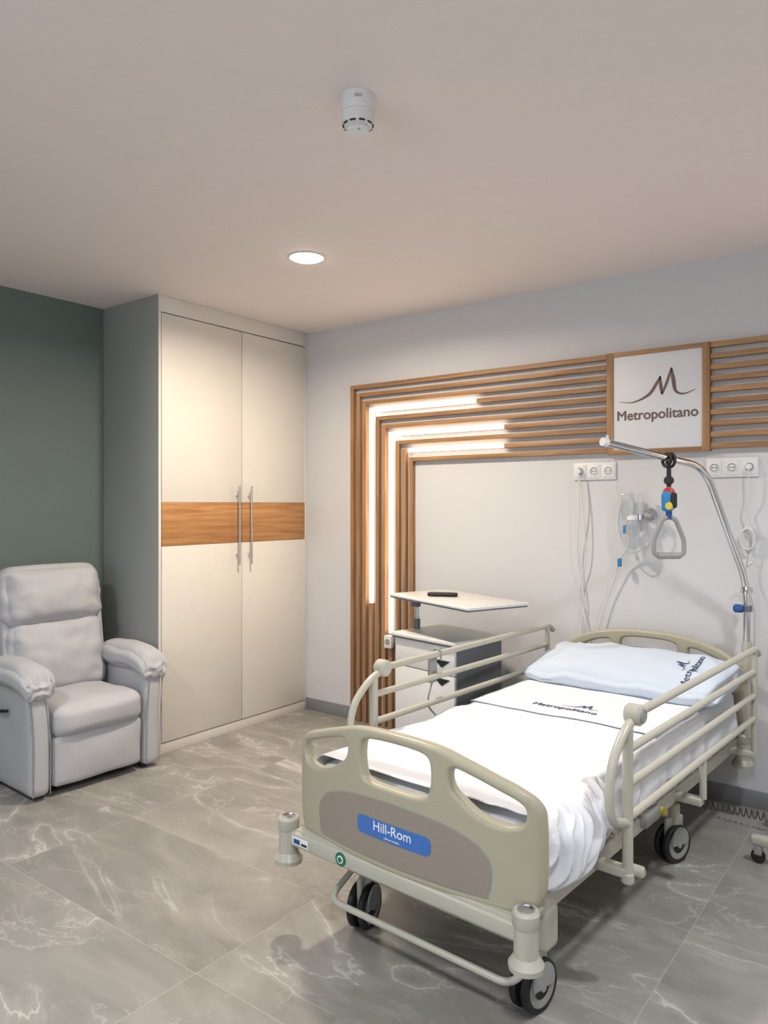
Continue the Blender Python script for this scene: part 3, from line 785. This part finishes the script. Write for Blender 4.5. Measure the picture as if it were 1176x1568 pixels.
for s, nm in ((-1, 'near'), (1, 'far')):
    rbox('arm_body_' + nm, (-.32, s * .322, .315), (.66, .105, .59), .035, LM, ch, n=20, fn=arm_fn(s))
    def padf(p, u, s=s):
        p.y += s * .014
        if u.x > .35: p.z -= .055 * ((u.x - .35) / .65) ** 2
        if u.x < -.5: p.z -= .02 * ((-u.x - .5) / .5) ** 2
        g = max(0, (u.x - .45) / .55)
        p += Vector((.010 * (ridge(Vector((u.y * 1.4, u.z * .6, s)), 2.4) - .4), 0, .012 * (ridge(Vector((p.y * 10, .3 * u.x, s)), 1.7) - .5))) * g
        return p + Vector((0, 0, 1)) * (noise.noise(p * 9) * .010)
    rbox('arm_pad_' + nm, (-.235, s * .318, .615), (.53, .175, .12), .052, LM, ch, puff=(0, .012, .022), n=30, fn=padf)
    tube('arm_seam_' + nm, [(.006, s * (.322 - .045), .03), (.011, s * (.322 - .045), .30), (.008, s * .300, .50)], .003, M['seam'], ch, .05, 8)
    tube('arm_seam_outer_' + nm, [(.006, s * (.322 + .045), .03), (.011, s * (.322 + .046), .30), (.006, s * .384, .52)], .003, M['seam'], ch, .05, 8)
def backf(p, u):
    p = p + Vector((1, 0, 0)) * (.012 * noise.noise(Vector((p.y * 9, p.z * 6, 1))) + .008 * noise.noise(p * 16))
    e = max(abs(u.y) - .5, 0) * 2
    p.x += .016 * e * (ridge(Vector((p.z * 8, u.y, 2)), 1.5) - .5)
    return p
rbox('back_shell', (-.56, -.015, .60), (.10, .55, .88), .04, LM, ch, n=10, rot=Ry(-8))
rbox('back_lumbar_cushion', (-.465, -.015, .635), (.19, .555, .43), .075, LM, ch, puff=(.040, .01, 0), n=32, fn=backf, rot=Ry(-9))
rbox('back_headrest_cushion', (-.515, -.025, .98), (.20, .58, .34), .08, LM, ch, puff=(.05, .012, .006), n=32, fn=backf, rot=Ry(-11))
for s in (-1, 1):
    rbox('back_wing_%d' % (s > 0), (-.53, s * .27 - .015, .80), (.15, .06, .55), .028, LM, ch, n=12, rot=Ry(-9))
    for x in (-.06, -.56):
        cyl('leg_%d_%d' % (s > 0, int(-x * 100)), (x, s * .30, .015), .022, .03, M['black'], ch)
box('base_mechanism', (-.54, -.22, .03), (-.06, .22, .075), M['black'], ch, .01)
tube('recline_lever', [(-.30, -.375, .42), (-.30, -.40, .42), (-.20, -.40, .44)], .008, M['black'], ch, .015, 8)
tube('power_cord', bez([(-.40, -.30, .02), (-.35, -.50, .008), (-.20, -.62, .006), (-.15, -.9, .006)], 8), .004, M['black'], ch, 0, 8)

# ------------------------------------------------------------ rolling overbed table, right of the bed
ot = empty('rolling_overbed_table', (3.55, -.62, 0), 0)
for s in (0, 1):
    y = s * .40
    box('base_leg_%d' % s, (-.44, y - .022, .075), (.30, y + .022, .115), M['creamm'], ot, .012, 3)
    for i, x in enumerate((-.41, .27)):
        cyl('wheel_%d_%d' % (s, i), (x, y, .028), .028, .022, M['black'], ot, 'Y', .005)
        box('fork_%d_%d' % (s, i), (x - .016, y - .018, .035), (x + .016, y + .018, .078), M['greyp'], ot, .006)
box('base_cross', (.20, .0, .075), (.26, .42, .115), M['creamm'], ot, .01, 3)
box('column', (.195, .17, .11), (.265, .23, .86), M['creamm'], ot, .012, 3)
box('table_top', (-.02, -.10, .86), (.72, .46, .885), M['white'], ot, .01, 3)
cc = empty('coiled_cable')
hel = []
for i in range(520):
    t = i / 519; a = t * 2 * math.pi * 34
    hel.append((2.72 + .85 * t, -.22 + .012 * math.cos(a) - .06 * math.sin(t * 3), .045 + .02 * math.sin(a) + .025 * math.sin(math.pi * t)))
tube('coil', hel, .0032, M['brown'], cc, 0, 6)
tube('coil_tail', bez([(2.72, -.22, .045), (2.66, -.24, .12), (2.62, -.3, .3)], 8), .0035, M['brown'], cc, 0, 6)

# ------------------------------------------------------------ camera
cam = bpy.data.cameras.new('camera'); co = bpy.data.objects.new('camera', cam); COL.objects.link(co)
cam.sensor_fit = 'VERTICAL'; cam.sensor_height = 24; cam.lens = 24 * 1150 / 1568
cam.shift_y = -11 / 1568
cam.clip_start = .02
co.location = (3.776, -4.081, 1.5)
co.rotation_euler = (math.radians(90), 0, math.radians(36.9))
S.camera = co
S.view_settings.view_transform = 'Standard'
S.view_settings.exposure = 0.0
